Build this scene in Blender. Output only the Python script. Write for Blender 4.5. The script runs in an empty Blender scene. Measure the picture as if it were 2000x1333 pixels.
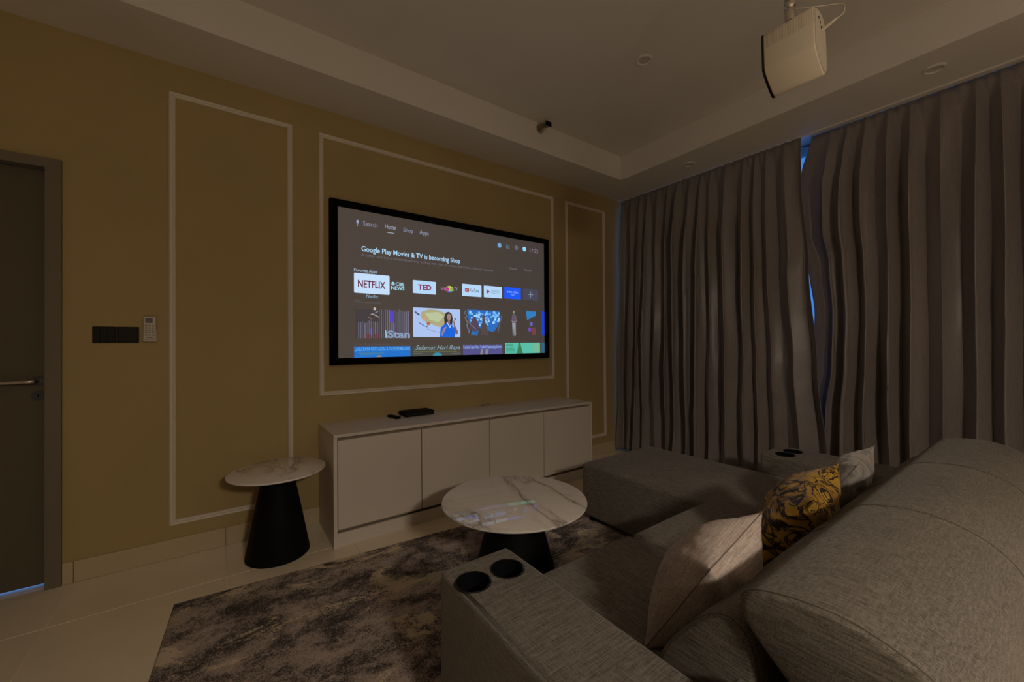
import bpy, bmesh, math, random
from mathutils import Vector, Matrix, noise
random.seed(7)
sc = bpy.context.scene
C = sc.collection

# ------------------------------------------------------------------ camera
H = 1.24
YAW, PIT, ROL = math.radians(35.817), math.radians(.3728), math.radians(-.3932)
cam_d = bpy.data.cameras.new('camera'); cam = bpy.data.objects.new('camera', cam_d); C.objects.link(cam)
cam_d.sensor_width = 36; cam_d.lens = 781.34 / 2000 * 36; cam_d.clip_start = .02
Rv = Vector((math.cos(YAW), -math.sin(YAW), 0)); F0 = Vector((math.sin(YAW), math.cos(YAW), 0)); Z = Vector((0, 0, 1))
Fv = F0 * math.cos(PIT) + Z * math.sin(PIT); Uv = -F0 * math.sin(PIT) + Z * math.cos(PIT)
R2 = Rv * math.cos(ROL) + Uv * math.sin(ROL); U2 = Uv * math.cos(ROL) - Rv * math.sin(ROL)
cam.matrix_world = Matrix(((R2.x, U2.x, -Fv.x, 0), (R2.y, U2.y, -Fv.y, 0), (R2.z, U2.z, -Fv.z, H), (0, 0, 0, 1)))
sc.camera = cam
# ------------------------------------------------------------------ sky at dusk and exposure
w = bpy.data.worlds.new('dusk'); sc.world = w; w.use_nodes = True
bg = w.node_tree.nodes['Background']; bg.inputs[0].default_value = (.06, .24, .72, 1); bg.inputs[1].default_value = 1.7
vs = sc.view_settings; vs.view_transform = 'Standard'; vs.look = 'None'; vs.exposure = 0; vs.gamma = 1; vs.use_curve_mapping = False
LAMP_COL = (1, .83, .655)
LAMPS = [((.4, -1.65, 2.0), 148.0), ((2.6, -2.6, 3.147), 9.0)]   # drum pendant over the dining end, second lamp at the ceiling

# ------------------------------------------------------------------ materials
def mat(name, col, rough=.6, metal=0, spec=.5, sheen=0, emit=None, es=1, coat=0):
    m = bpy.data.materials.new(name); m.use_nodes = True
    b = m.node_tree.nodes['Principled BSDF']
    b.inputs['Base Color'].default_value = (*col, 1); b.inputs['Roughness'].default_value = rough
    b.inputs['Metallic'].default_value = metal; b.inputs['Specular IOR Level'].default_value = spec
    b.inputs['Sheen Weight'].default_value = sheen; b.inputs['Coat Weight'].default_value = coat
    if emit: b.inputs['Emission Color'].default_value = (*emit, 1); b.inputs['Emission Strength'].default_value = es
    return m
class N:
    def __init__(s, m): s.m = m; s.t = m.node_tree; s.b = s.t.nodes['Principled BSDF']; s.tc = s.t.nodes.new('ShaderNodeTexCoord').outputs['Object']
    def n(s, kind, ins=None, **kw):
        q = s.t.nodes.new('ShaderNode' + kind)
        for k, v in kw.items(): setattr(q, k, v)
        for k, v in (ins or {}).items():
            if hasattr(v, 'is_output'): s.t.links.new(v, q.inputs[k])
            else: q.inputs[k].default_value = v
        return q
    def map(s, scale=(1, 1, 1), rot=(0, 0, 0), loc=(0, 0, 0), src=None):
        return s.n('Mapping', {'Vector': src or s.tc, 'Scale': scale, 'Rotation': rot, 'Location': loc}).outputs[0]
    def noise(s, scale, detail=4, rough=.5, vec=None, dist=0):
        return s.n('TexNoise', {'Vector': vec or s.tc, 'Scale': scale, 'Detail': detail, 'Roughness': rough, 'Distortion': dist}).outputs[0]
    def ramp(s, fac, stops, interp='LINEAR'):
        r = s.n('ValToRGB', {'Fac': fac}); e = r.color_ramp; e.interpolation = interp
        while len(e.elements) < len(stops): e.elements.new(.5)
        for el, (p, c) in zip(e.elements, stops): el.position = p; el.color = (*c, 1) if len(c) == 3 else c
        return r.outputs[0]
    def mix(s, fac, a, b, blend='MIX'):
        q = s.n('Mix', data_type='RGBA', blend_type=blend)
        for k, v in ((0, fac), (6, a), (7, b)):
            if hasattr(v, 'is_output'): s.t.links.new(v, q.inputs[k])
            else: q.inputs[k].default_value = v if k == 0 else (*v, 1)
        return q.outputs[2]
    def math(s, op, a, b=0):
        return s.n('Math', {0: a, 1: b}, operation=op).outputs[0]
    def set(s, name, sock): s.t.links.new(sock, s.b.inputs[name])
    def bump(s, h, strength=.3, dist=.002):
        q = s.n('Bump', {'Height': h, 'Strength': strength, 'Distance': dist}); s.set('Normal', q.outputs[0])
def g3(v): return (v, v, v)

def paint(name, col, rough=.7, var=.05):
    m = mat(name, col, rough, spec=.3); q = N(m)
    f = q.noise(1.7, 5)
    q.set('Base Color', q.ramp(f, [(.3, tuple(c * (1 - var) for c in col)), (.7, tuple(min(1, c * (1 + var)) for c in col))]))
    q.bump(q.noise(260, 3), .06, .001)
    return m
M = {}
M['wall'] = paint('beige_wall_paint', (.445, .34, .155))
M['ceiling'] = paint('white_ceiling_paint', (.74, .70, .64), .8, .02)
M['fill_cut'] = paint('dark_fill_cut_finish', (.085, .06, .04), .55)  # invented dark finish on the unseen walls, added to cut fill light
M['trim'] = mat('cream_moulding_paint', (.74, .67, .56), .5)
M['white'] = paint('white_laminate', (.70, .64, .575), .42, .015)
M['white_edge'] = mat('white_edge_band', (.72, .67, .61), .45)
M['channel'] = mat('shade_brown_carcass', (.30, .235, .17), .6)  # white carcass coloured brown: shade of the channel and gaps is painted in
M['door'] = paint('dark_olive_door', (.125, .105, .07), .55)
M['frame_door'] = paint('olive_grey_door_frame', (.19, .165, .115), .5)
M['chrome'] = mat('brushed_steel', (.62, .58, .54), .28, 1)
M['black'] = mat('matt_black', (.005, .005, .006), .6, spec=.12)
M['black_gloss'] = mat('gloss_black', (.007, .007, .009), .16)
M['switch'] = mat('black_switch', (.016, .016, .015), .5, spec=.2)
M['plastic'] = mat('white_plastic', (.66, .60, .5), .4)
M['lcd'] = mat('grey_display', (.16, .14, .14), .3)
M['button'] = mat('grey_rubber_button', (.34, .30, .26), .6)
M['grout'] = mat('pale_grout', (.93, .86, .74), .8)
M['glow_off'] = mat('frosted_downlight_lens', (.60, .56, .5), .5)
M['velvet'] = mat('black_velvet', (.003, .003, .003), .9, spec=.1)
M['glass'] = mat('window_glass', (1, 1, 1), .02); M['glass'].node_tree.nodes['Principled BSDF'].inputs['Transmission Weight'].default_value = 1
M['alu'] = mat('dark_aluminium', (.08, .08, .085), .45, .7)
M['brass'] = mat('dull_brass', (.28, .22, .15), .35, 1)

def mk_tile():
    m = mat('polished_cream_tile', (.6, .5, .36), .17, spec=.5); q = N(m)
    f = q.noise(2.2, 6, .55, dist=.6)
    q.set('Base Color', q.ramp(f, [(.3, (.80, .70, .535)), (.7, (.88, .785, .62))]))
    return m
M['tile'] = mk_tile()
M['skirting'] = mat('cream_skirting_tile', (.56, .46, .30), .35)

def mk_marble(name, sc_, seed, rough=.06):
    m = mat(name, (.78, .72, .66), rough, spec=.5, coat=.3); q = N(m)
    warp = q.noise(1.6 * sc_, 5, .55, q.map(loc=(seed, 0, 0)))
    v = q.map((sc_, sc_ * .42, 1), (0, 0, .45), (seed, 0, 0))
    nz = q.noise(1.15, 7, .58, v, .7)
    ridge = q.math('ABSOLUTE', q.math('SUBTRACT', nz, .5))
    vein = q.ramp(ridge, [(0, g3(1)), (.010, g3(.6)), (.028, g3(.22)), (.07, g3(0))])
    patch = q.ramp(q.noise(1.3 * sc_, 2, .5, q.map(loc=(seed * 2, 4, 0))), [(.36, g3(.15)), (.52, g3(1))])
    fac = q.math('MULTIPLY', vein, patch)
    cloud = q.mix(q.ramp(warp, [(.35, g3(0)), (.8, g3(.4))]), (.93, .885, .84), (.82, .765, .715))
    q.set('Base Color', q.mix(q.math('MULTIPLY', fac, .9), cloud, (.27, .23, .20)))
    return m
M['marble'] = mk_marble('white_veined_marble', 2.3, 3.1, .035)
M['marble_b'] = mk_marble('cream_veined_marble', 3.2, 8.4, .12)

def mk_fabric(name, dark, light, along='x', k=1.35):
    m = mat(name, light, .95, spec=.15, sheen=.12); q = N(m)
    a = (9, 170, 170) if along == 'x' else (170, 9, 170)
    b = (200, 25, 200) if along == 'x' else (25, 200, 200)
    n1 = q.noise(1.5, 3, .6, q.map(tuple(v * k for v in a)))
    n2 = q.noise(1.0, 2, .6, q.map(tuple(v * k for v in b)))
    n3 = q.noise(320 * k, 2, .5)
    f = q.math('ADD', q.math('MULTIPLY', n1, .5), q.math('ADD', q.math('MULTIPLY', n2, .25), q.math('MULTIPLY', n3, .25)))
    big = q.noise(3, 3)
    col = q.ramp(f, [(.40, dark), (.5, tuple((x + y) / 2 for x, y in zip(dark, light))), (.60, light)])
    q.set('Base Color', q.mix(.18, col, q.ramp(big, [(.3, dark), (.7, light)])))
    q.bump(f, .5, .0016)
    return m
M['sofa'] = mk_fabric('grey_melange_upholstery', (.082, .075, .064), (.275, .248, .213), 'y')
M['sofa_x'] = mk_fabric('grey_melange_upholstery_lengthwise', (.082, .075, .064), (.275, .248, .213), 'x')
M['piping'] = mat('dark_seam_thread', (.09, .08, .068), .9)
M['linen'] = mk_fabric('pinkish_grey_linen', (.36, .295, .265), (.70, .60, .545), 'x', .9)

M['linen_seam'] = mat('taupe_seam_thread', (.20, .165, .145), .9)
def mk_rug():
    m = mat('abstract_pile_rug', (.2, .17, .15), 1, spec=.05, sheen=.2); q = N(m)
    v = q.map((1.0, 1.45, 1), (0, 0, .35))
    a = q.noise(4.6, 12, .74, v, .4)
    b = q.noise(2.0, 9, .66, q.map((1.3, 2.6, 1), (0, 0, .5), (3.3, 1.2, 0)), 1.0)
    fine = q.noise(150, 4, .8)
    f = q.math('ADD', a, q.math('MULTIPLY', q.math('SUBTRACT', fine, .5), .7))
    col = q.ramp(f, [(.36, (.025, .018, .014)), (.43, (.07, .052, .043)), (.48, (.24, .185, .155)), (.54, (.46, .37, .32)), (.70, (.66, .55, .47))])
    ridge = q.math('ADD', b, q.math('MULTIPLY', q.math('SUBTRACT', fine, .5), .25))
    cream = q.ramp(ridge, [(.555, g3(0)), (.61, g3(1)), (.80, g3(1)), (.84, g3(0))])
    q.set('Base Color', q.mix(q.math('MULTIPLY', cream, .85), col, (.85, .72, .51)))
    q.bump(fine, 1, .006)
    return m
M['rug'] = mk_rug()

def mk_curtain():
    m = mat('taupe_grey_satin', (.2, .17, .16), .38, spec=.6, sheen=.3); q = N(m)
    f = q.noise(1, 3, .6, q.map((400, 400, 14)))
    g = q.noise(1, 2, .6, q.map((60, 60, 420)))
    h = q.math('ADD', q.math('MULTIPLY', f, .6), q.math('MULTIPLY', g, .4))
    q.set('Base Color', q.ramp(h, [(.3, (.17, .146, .14)), (.7, (.335, .293, .277))]))
    q.b.inputs['Sheen Roughness'].default_value = .35
    q.bump(h, .12, .001)
    tr = q.n('BsdfTranslucent', {'Color': (.2, .2, .26, 1)})
    mx = q.n('MixShader', {0: .06}); out = q.t.nodes['Material Output']
    q.t.links.new(q.b.outputs[0], mx.inputs[1]); q.t.links.new(tr.outputs[0], mx.inputs[2]); q.t.links.new(mx.outputs[0], out.inputs[0])
    return m
M['curtain'] = mk_curtain()
def mk_sheer():
    m = mat('white_sheer_voile', (.6, .65, .7), .9); q = N(m)
    tr = q.n('BsdfTransparent', {'Color': (.85, .9, 1, 1)}); tl = q.n('BsdfTranslucent', {'Color': (.7, .75, .8, 1)})
    mx = q.n('MixShader', {0: .5}); q.t.links.new(tr.outputs[0], mx.inputs[1]); q.t.links.new(tl.outputs[0], mx.inputs[2])
    q.t.links.new(mx.outputs[0], q.t.nodes['Material Output'].inputs[0])
    return m
M['sheer'] = mk_sheer()

def mk_brocade():
    m = mat('gold_brocade', (.5, .3, .03), .38, spec=.5, sheen=.2); q = N(m)
    d = q.n('TexNoise', {'Vector': q.tc, 'Scale': 5.0, 'Detail': 2.0}).outputs['Color']
    v = q.n('VectorMath', {0: q.tc, 1: q.n('VectorMath', {0: d, 1: (.16, .16, .16)}, operation='MULTIPLY').outputs[0]}, operation='ADD').outputs[0]
    vo = q.n('TexVoronoi', {'Vector': v, 'Scale': 9.5}, feature='F1').outputs['Distance']
    rings = q.math('SINE', q.math('MULTIPLY', vo, 42))
    ringm = q.ramp(rings, [(.45, g3(0)), (.6, g3(1))])
    near = q.ramp(vo, [(.45, g3(1)), (.6, g3(0))])
    lines = q.ramp(q.math('ABSOLUTE', q.math('SUBTRACT', q.noise(15, 2, .5, v, 1.5), .5)), [(.025, g3(1)), (.04, g3(0))])
    patch = q.ramp(q.noise(6.5, 2, .5, q.map(loc=(4, 7, 2))), [(.42, g3(0)), (.48, g3(1))])
    fac = q.math('MAXIMUM', q.math('MULTIPLY', q.math('MULTIPLY', ringm, near), patch), lines)
    gold = q.ramp(q.noise(14, 3), [(.3, (.40, .215, .012)), (.7, (.72, .43, .05))])
    q.set('Base Color', q.mix(fac, gold, (.025, .012, .014)))
    q.bump(fac, .3, .002)
    return m
M['brocade'] = mk_brocade()
def mk_silver():
    m = mat('crushed_silver_velvet', (.4, .37, .35), .42, spec=.6, sheen=.4); q = N(m)
    f = q.noise(16, 4, .55, None, 1.2)
    q.set('Base Color', q.ramp(f, [(.35, (.27, .245, .235)), (.65, (.55, .51, .48))]))
    q.bump(f, .6, .012)
    return m
M['silver'] = mk_silver()
def emis(name, col, s=1.0):
    m = bpy.data.materials.new(name); m.use_nodes = True; t = m.node_tree
    t.nodes.remove(t.nodes['Principled BSDF']); e = t.nodes.new('ShaderNodeEmission')
    e.inputs[0].default_value = (*col, 1); e.inputs[1].default_value = s
    t.links.new(e.outputs[0], t.nodes['Material Output'].inputs[0]); return m

# ------------------------------------------------------------------ building helpers
def tag(o, label=None, cat=None, group=None, kind=None):
    if label: o['label'] = label
    if cat: o['category'] = cat
    if group: o['group'] = group
    if kind: o['kind'] = kind
    return o
def thing(name, label, cat, loc=(0, 0, 0), group=None):
    o = bpy.data.objects.new(name, None); C.objects.link(o); o.location = loc; o.empty_display_size = .05
    return tag(o, label, cat, group)
def link(name, me, m, parent=None):
    o = bpy.data.objects.new(name, me); C.objects.link(o)
    if m: me.materials.append(m)
    if parent:
        o.parent = parent
        if parent.type == 'EMPTY': o.location = -parent.location
    return o
def fin(name, bm, m, parent=None, smooth=False, angle=35):
    bmesh.ops.recalc_face_normals(bm, faces=bm.faces[:])
    me = bpy.data.meshes.new(name); 
    if smooth:
        for f in bm.faces: f.smooth = True
        a = math.radians(angle)
        for e in bm.edges:
            if len(e.link_faces) == 2 and e.calc_face_angle(0) > a: e.smooth = False
    bm.to_mesh(me); bm.free()
    return link(name, me, m, parent)
def flatten(o):
    """big flat sides of a rounded block keep their own straight normals"""
    for p in o.data.polygons:
        if max(abs(c) for c in p.normal) > .9995: p.use_smooth = False
    return o
def addbox(bm, x0, x1, y0, y1, z0, z1):
    r = bmesh.ops.create_cube(bm, size=1)
    for v in r['verts']: v.co = Vector(((x0 + x1) / 2 + v.co.x * (x1 - x0), (y0 + y1) / 2 + v.co.y * (y1 - y0), (z0 + z1) / 2 + v.co.z * (z1 - z0)))
    return r['verts']
def box(name, x0, x1, y0, y1, z0, z1, m, parent=None, r=0, seg=2):
    bm = bmesh.new(); addbox(bm, x0, x1, y0, y1, z0, z1)
    if r: bmesh.ops.bevel(bm, geom=bm.edges[:], offset=r, segments=seg, profile=.5, affect='EDGES')
    return flatten(fin(name, bm, m, parent, bool(r), 50))
def softbox(name, x0, x1, y0, y1, z0, z1, m, parent=None, r=.03, crown=.0, n=10, seg=4, wr=0.0):
    """rounded upholstered block with a slightly crowned top"""
    bm = bmesh.new(); addbox(bm, x0, x1, y0, y1, z0, z1)
    bmesh.ops.bevel(bm, geom=bm.edges[:], offset=r, segments=seg, profile=.5, affect='EDGES')
    if crown or wr:
        for ax in (0, 1):
            lo, hi = (x0 + r, x1 - r) if ax == 0 else (y0 + r, y1 - r)
            for i in range(1, n):
                c = lo + (hi - lo) * i / n; p = Vector((c, 0, 0)) if ax == 0 else Vector((0, c, 0)); nn = Vector((1, 0, 0)) if ax == 0 else Vector((0, 1, 0))
                bmesh.ops.bisect_plane(bm, geom=bm.verts[:] + bm.edges[:] + bm.faces[:], plane_co=p, plane_no=nn)
        for v in bm.verts:
            u = (v.co.x - x0) / (x1 - x0); t = (v.co.y - y0) / (y1 - y0); k = (v.co.z - z0) / (z1 - z0)
            cr = crown * (max(0, 4 * u * (1 - u)) ** .5) * (max(0, 4 * t * (1 - t)) ** .5)
            v.co.z += cr * max(0, k) + (wr * noise.noise(v.co * 5) if k > .7 else 0)
    o = fin(name, bm, m, parent, True, 60)
    return o if crown or wr else flatten(o)
def lathe(name, prof, c, m, parent=None, seg=48, smooth=True, angle=35):
    bm = bmesh.new(); rings = []
    for r, z in prof:
        if r < 1e-6: rings.append([bm.verts.new((c[0], c[1], c[2] + z))])
        else: rings.append([bm.verts.new((c[0] + r * math.cos(2 * math.pi * i / seg), c[1] + r * math.sin(2 * math.pi * i / seg), c[2] + z)) for i in range(seg)])
    for a, b in zip(rings, rings[1:]):
        for i in range(seg):
            j = (i + 1) % seg
            if len(a) == 1 and len(b) == 1: continue
            if len(a) == 1: bm.faces.new((a[0], b[i], b[j]))
            elif len(b) == 1: bm.faces.new((a[i], a[j], b[0]))
            else: bm.faces.new((a[i], a[j], b[j], b[i]))
    return fin(name, bm, m, parent, smooth, angle)
def tube(name, pts, r, m, parent=None, seg=8, closed=False):
    bm = bmesh.new(); P = [Vector(p) for p in pts]; n = len(P); rings = []
    up = Vector((0, 0, 1))
    for i, p in enumerate(P):
        t = (P[(i + 1) % n] - P[i - 1]) if closed else (P[min(i + 1, n - 1)] - P[max(i - 1, 0)])
        t.normalize(); a = t.cross(up)
        if a.length < .05: a = t.cross(Vector((1, 0, 0)))
        a.normalize(); b = t.cross(a)
        rings.append([bm.verts.new(p + (a * math.cos(k * 2 * math.pi / seg) + b * math.sin(k * 2 * math.pi / seg)) * r) for k in range(seg)])
    rng = range(n if closed else n - 1)
    for i in rng:
        A, B = rings[i], rings[(i + 1) % n]
        for k in range(seg): bm.faces.new((A[k], A[(k + 1) % seg], B[(k + 1) % seg], B[k]))
    if not closed: bm.faces.new(rings[0]); bm.faces.new(rings[-1])
    return fin(name, bm, m, parent, True, 60)
def bez(p, n=20):
    """Catmull-Rom through points"""
    P = [Vector(q) for q in p]; P = [P[0] * 2 - P[1]] + P + [P[-1] * 2 - P[-2]]; out = []
    for i in range(1, len(P) - 2):
        for k in range(n):
            t = k / n; a, b, c, d = P[i - 1:i + 3]
            out.append(.5 * ((2 * b) + (c - a) * t + (2 * a - 5 * b + 4 * c - d) * t * t + (3 * b - a - 3 * c + d) * t ** 3))
    out.append(P[-2]); return out
def smoothloop(pts, n=4):
    m = len(pts); out = []
    for i in range(m):
        a, b, c, d = (Vector(pts[(i + k - 1) % m]) for k in range(4))
        for k in range(n):
            t = k / n
            out.append(.5 * ((2 * b) + (c - a) * t + (2 * a - 5 * b + 4 * c - d) * t * t + (3 * b - a - 3 * c + d) * t ** 3))
    return out
def loft_x(name, prof, x0, x1, r, m, parent=None, bulge=0, nx=14, endseg=4, wr=0):
    """closed (y,z) profile swept along x with rounded ends and a soft bulge"""
    L = smoothloop(prof); cy = sum(p.x for p in L) / len(L); cz = sum(p.y for p in L) / len(L)
    rad = sum((Vector((cy, cz)) - p).length for p in L) / len(L)
    st = []
    for i in range(endseg + 1):
        a = math.pi / 2 * i / endseg; st.append((x0 + r * (1 - math.sin(a)), 1 - r * (1 - math.cos(math.pi / 2 - a)) / rad))
    st = [(x0 + r * (1 - math.cos(math.pi / 2 * i / endseg)), 1 - (r / rad) * (1 - math.sin(math.pi / 2 * i / endseg))) for i in range(endseg + 1)]
    mid = [(x0 + r + (x1 - x0 - 2 * r) * i / nx, 1 + bulge * math.sin(math.pi * i / nx) ** .6) for i in range(1, nx)]
    st = st + mid + [(x0 + x1 - x, s) for x, s in reversed(st)]
    bm = bmesh.new(); rings = []
    for x, s in st:
        ring = []
        for p in L:
            q = Vector((x, cy + (p.x - cy) * s, cz + (p.y - cz) * s))
            if wr: d = wr * noise.noise(q * 6); q.z += d
            ring.append(bm.verts.new(q))
        rings.append(ring)
    n = len(L)
    for a, b in zip(rings, rings[1:]):
        for i in range(n): bm.faces.new((a[i], a[(i + 1) % n], b[(i + 1) % n], b[i]))
    bm.faces.new(rings[0]); bm.faces.new(rings[-1])
    return fin(name, bm, m, parent, True, 60)
def loop_pts(prof, x, s=1.0):
    L = smoothloop(prof); cy = sum(p.x for p in L) / len(L); cz = sum(p.y for p in L) / len(L)
    return [(x, cy + (p.x - cy) * s, cz + (p.y - cz) * s) for p in L]

# ================================================================== THE ROOM
D = 3.069; ZC = 2.9076; ZT = 3.147; YS = 2.6527; XS = 3.3058; XW = 4.02; XL = -3.2; YB = -4.6
T = .12
# floor: slab + tiles
fl = tag(box('floor', XL - T, XW + T, YB - T, D + T, -.12, -.004, M['grout']), kind='structure', label='cream floor of large polished tiles')
TS = .65
xs = [-.640 + TS * i for i in range(-4, 9)]; ys = [D, 2.642] + [2.642 - TS * i for i in range(1, 12)]
tm = {}
for i in range(len(xs) - 1):
    for j in range(len(ys) - 1):
        xa, xb = xs[i], min(xs[i + 1], XW); yb, ya = ys[j], max(ys[j + 1], YB)
        if xb - xa < .05 or yb - ya < .05: continue
        key = (round(xb - xa, 3), round(yb - ya, 3))
        if key not in tm:
            bm = bmesh.new(); g = .0016; addbox(bm, g, key[0] - g, g, key[1] - g, -.008, 0)
            bmesh.ops.bevel(bm, geom=[e for e in bm.edges if all(v.co.z > -.001 for v in e.verts)], offset=.0012, segments=1, affect='EDGES')
            me = bpy.data.meshes.new('floor_tile'); bm.to_mesh(me); bm.free(); me.materials.append(M['tile']); tm[key] = me
        o = bpy.data.objects.new('floor_tile', tm[key]); C.objects.link(o); o.parent = fl; o.location = (xa, ya, 0)
# screen wall with the door opening
DXR, DXL, DZ = -.735, -1.615, 2.165           # clear opening
bm = bmesh.new()
addbox(bm, DXR, XW + T, D, D + T, 0, 3.3); addbox(bm, XL - T, DXL, D, D + T, 0, 3.3); addbox(bm, DXL, DXR, D, D + T, DZ, 3.3)
tag(fin('wall_front', bm, M['wall']), kind='structure', label='beige painted wall behind the projection screen')
tag(box('wall_left', XL - T, XL, YB, D, 0, 3.3, M['fill_cut']), kind='structure')
tag(box('wall_back', XL - T, XW + T, YB - T, YB, 0, 3.3, M['fill_cut']), kind='structure')
# window wall
WY0, WY1, WZ0, WZ1 = -.9, 3.03, .25, 2.88
bm = bmesh.new()
addbox(bm, XW, XW + T, YB, WY0, 0, 3.3); addbox(bm, XW, XW + T, WY1, D, 0, 3.3)
addbox(bm, XW, XW + T, WY0, WY1, 0, WZ0); addbox(bm, XW, XW + T, WY0, WY1, WZ1, 3.3)
tag(fin('wall_right', bm, M['wall']), kind='structure')
win = bpy.data.objects.new('window_1', None); C.objects.link(win); win.location = (XW, 1, WZ0)
tag(win, 'wide window behind the closed curtains, dusk sky outside', kind='structure')
mull = [WY0, .4, 1.72, WY1]
for i in range(3):
    bm = bmesh.new(); y0, y1 = mull[i], mull[i + 1]; a, b = XW + .03, XW + .08
    addbox(bm, a, b, y0, y0 + .04, WZ0, WZ1); addbox(bm, a, b, y1 - .04, y1, WZ0, WZ1); addbox(bm, a, b, y0 + .04, y1 - .04, WZ0, WZ0 + .04); addbox(bm, a, b, y0 + .04, y1 - .04, WZ1 - .04, WZ1)
    f = fin('window_frame', bm, M['alu'], win)
    box('pane', XW + .052, XW + .058, y0 + .04, y1 - .04, WZ0 + .04, WZ1 - .04, M['glass'], f)
# ceiling: tray with dropped bulkheads
ce = tag(box('ceiling', XL - T, XW + T, YB - T, D + T, ZT, ZT + .15, M['ceiling']), kind='structure', label='white tray ceiling with dropped bulkhead round its edge')
box('bulkhead', XL, XW, YS, D, ZC, ZT, M['ceiling'], ce)
box('bulkhead', XS, XW, YB, YS, ZC, ZT, M['ceiling'], ce)
# tile skirting
sk = bpy.data.objects.new('baseboard_front', None); C.objects.link(sk); sk.location = (1, D, 0); tag(sk, 'cream tile skirting below the screen wall', kind='structure')
for x in [-.682] + [-.640 + TS * i for i in range(0, 8)]:
    x1 = -.640 if x == -.682 else min(x + TS, XW)
    if x1 - x > .02: box('skirting_tile', x + .001, x1 - .001, D - .011, D - .0005, .001, .112, M['skirting'], sk, .0015, 1)
# panel mouldings
def moulding(n, x0, x1, z0, z1, label):
    e = bpy.data.objects.new('trim_%d' % n, None); C.objects.link(e); e.location = ((x0 + x1) / 2, D, z0); tag(e, label, kind='structure')
    prof = [(0, 0), (0, .007), (.006, .013), (.014, .010), (.022, .014), (.029, .010), (.032, .004), (.032, 0)]
    cor = [(x0, z0, 1, 1), (x1, z0, -1, 1), (x1, z1, -1, -1), (x0, z1, 1, -1)]
    for k in range(4):
        a, b = cor[k], cor[(k + 1) % 4]; bm = bmesh.new(); ra = []; rb = []
        for o, d in prof:
            ra.append(bm.verts.new((a[0] + a[2] * o, D - d, a[1] + a[3] * o))); rb.append(bm.verts.new((b[0] + b[2] * o, D - d, b[1] + b[3] * o)))
        for i in range(len(prof)): j = (i + 1) % len(prof); bm.faces.new((ra[i], ra[j], rb[j], rb[i]))
        bm.faces.new(ra); bm.faces.new(rb)
        fin('moulding_strip', bm, M['trim'], e)
moulding(1, -.2576, .3832, .189, 2.738, 'tall cream panel moulding beside the side table')
moulding(2, .5458, 2.7443, .879, 2.738, 'wide cream panel moulding around the projection screen')
moulding(3, 2.9139, 3.5223, .189, 2.738, 'narrow tall cream panel moulding next to the curtain')
# door
dr = bpy.data.objects.new('door_1', None); C.objects.link(dr); dr.location = (-1.17, D, 0); tag(dr, 'dark olive door with steel lever handle', kind='structure')
bm = bmesh.new()
addbox(bm, DXR - .004, -.682, D - .02, D + T, 0, 2.21); addbox(bm, -1.668, DXL + .004, D - .02, D + T, 0, 2.21); addbox(bm, DXL + .004, DXR - .004, D - .02, D + T, DZ - .004, 2.21)
fin('door_frame', bm, M['frame_door'], dr)
leaf = box('door_leaf', DXL + .006, DXR - .006, D + .045, D + .085, .012, DZ - .006, M['door'], dr, .002, 1)
hx, hz = -.775, 1.063; hy = D + .045
lathe_pts = [(hx, hy, hz), (hx, hy - .03, hz), (hx - .004, hy - .047, hz), (hx - .02, hy - .055, hz), (hx - .05, hy - .056, hz), (hx - .16, hy - .056, hz - .002)]
lev = tube('lever_handle', bez(lathe_pts, 6), .0095, M['chrome'], dr, 10)
def discy(name, x, y0, y1, z, r, m, parent, seg=24):
    bm = bmesh.new(); R = bmesh.ops.create_cone(bm, cap_ends=True, segments=seg, radius1=r, radius2=r, depth=abs(y1 - y0))
    bmesh.ops.rotate(bm, verts=bm.verts[:], matrix=Matrix.Rotation(math.pi / 2, 3, 'X')); bmesh.ops.translate(bm, verts=bm.verts[:], vec=(x, (y0 + y1) / 2, z))
    return fin(name, bm, m, parent, True, 40)
discy('rose', hx, hy - .008, hy, hz, .026, M['alu'], dr)
kh = discy('keyhole_plate', hx, hy - .007, hy, hz - .075, .024, M['alu'], dr)
box('keyhole', hx - .002, hx + .002, hy - .0082, hy - .006, hz - .084, hz - .066, M['black'], kh)

# ================================================================== PROJECTION SCREEN
SY = 3.034
scr = thing('projection_screen', 'large black-framed projection screen showing a streaming home page', 'screen', (1.628, D, 1.097))
ox0, ox1, oz0, oz1 = .6102, 2.6464, 1.0969, 2.2805; ix0, ix1, iz0, iz1 = .6625, 2.588, 1.1445, 2.229
for a, b in ((0, 1), (1, 2), (2, 3), (3, 0)):
    O = [(ox0, oz0), (ox1, oz0), (ox1, oz1), (ox0, oz1)]; I = [(ix0, iz0), (ix1, iz0), (ix1, iz1), (ix0, iz1)]
    bm = bmesh.new(); q = [O[a], O[b], I[b], I[a]]
    lo = [bm.verts.new((x, 3.066, z)) for x, z in q]; hi = [bm.verts.new((x, 3.026, z)) for x, z in q]
    bm.faces.new(lo); bm.faces.new(hi)
    for i in range(4): bm.faces.new((lo[i], lo[(i + 1) % 4], hi[(i + 1) % 4], hi[i]))
    fin('frame_bar', bm, M['velvet'], scr)
M['screen'] = mat('grey_projection_fabric', (.30, .28, .27), .9, spec=.1, emit=(.030, .026, .026), es=1)
surf = box('screen_surface', ix0 - .01, ix1 + .01, SY, SY + .004, iz0 - .01, iz1 + .01, M['screen'], scr)
EM = {}
def em(c, s=1.0):
    k = tuple(round(v, 3) for v in c)
    if k not in EM: EM[k] = emis('projected_light_%d' % len(EM), k, s)
    return EM[k]
layer = [0]
def yl(l): return SY - .0006 - .0005 * l
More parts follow.
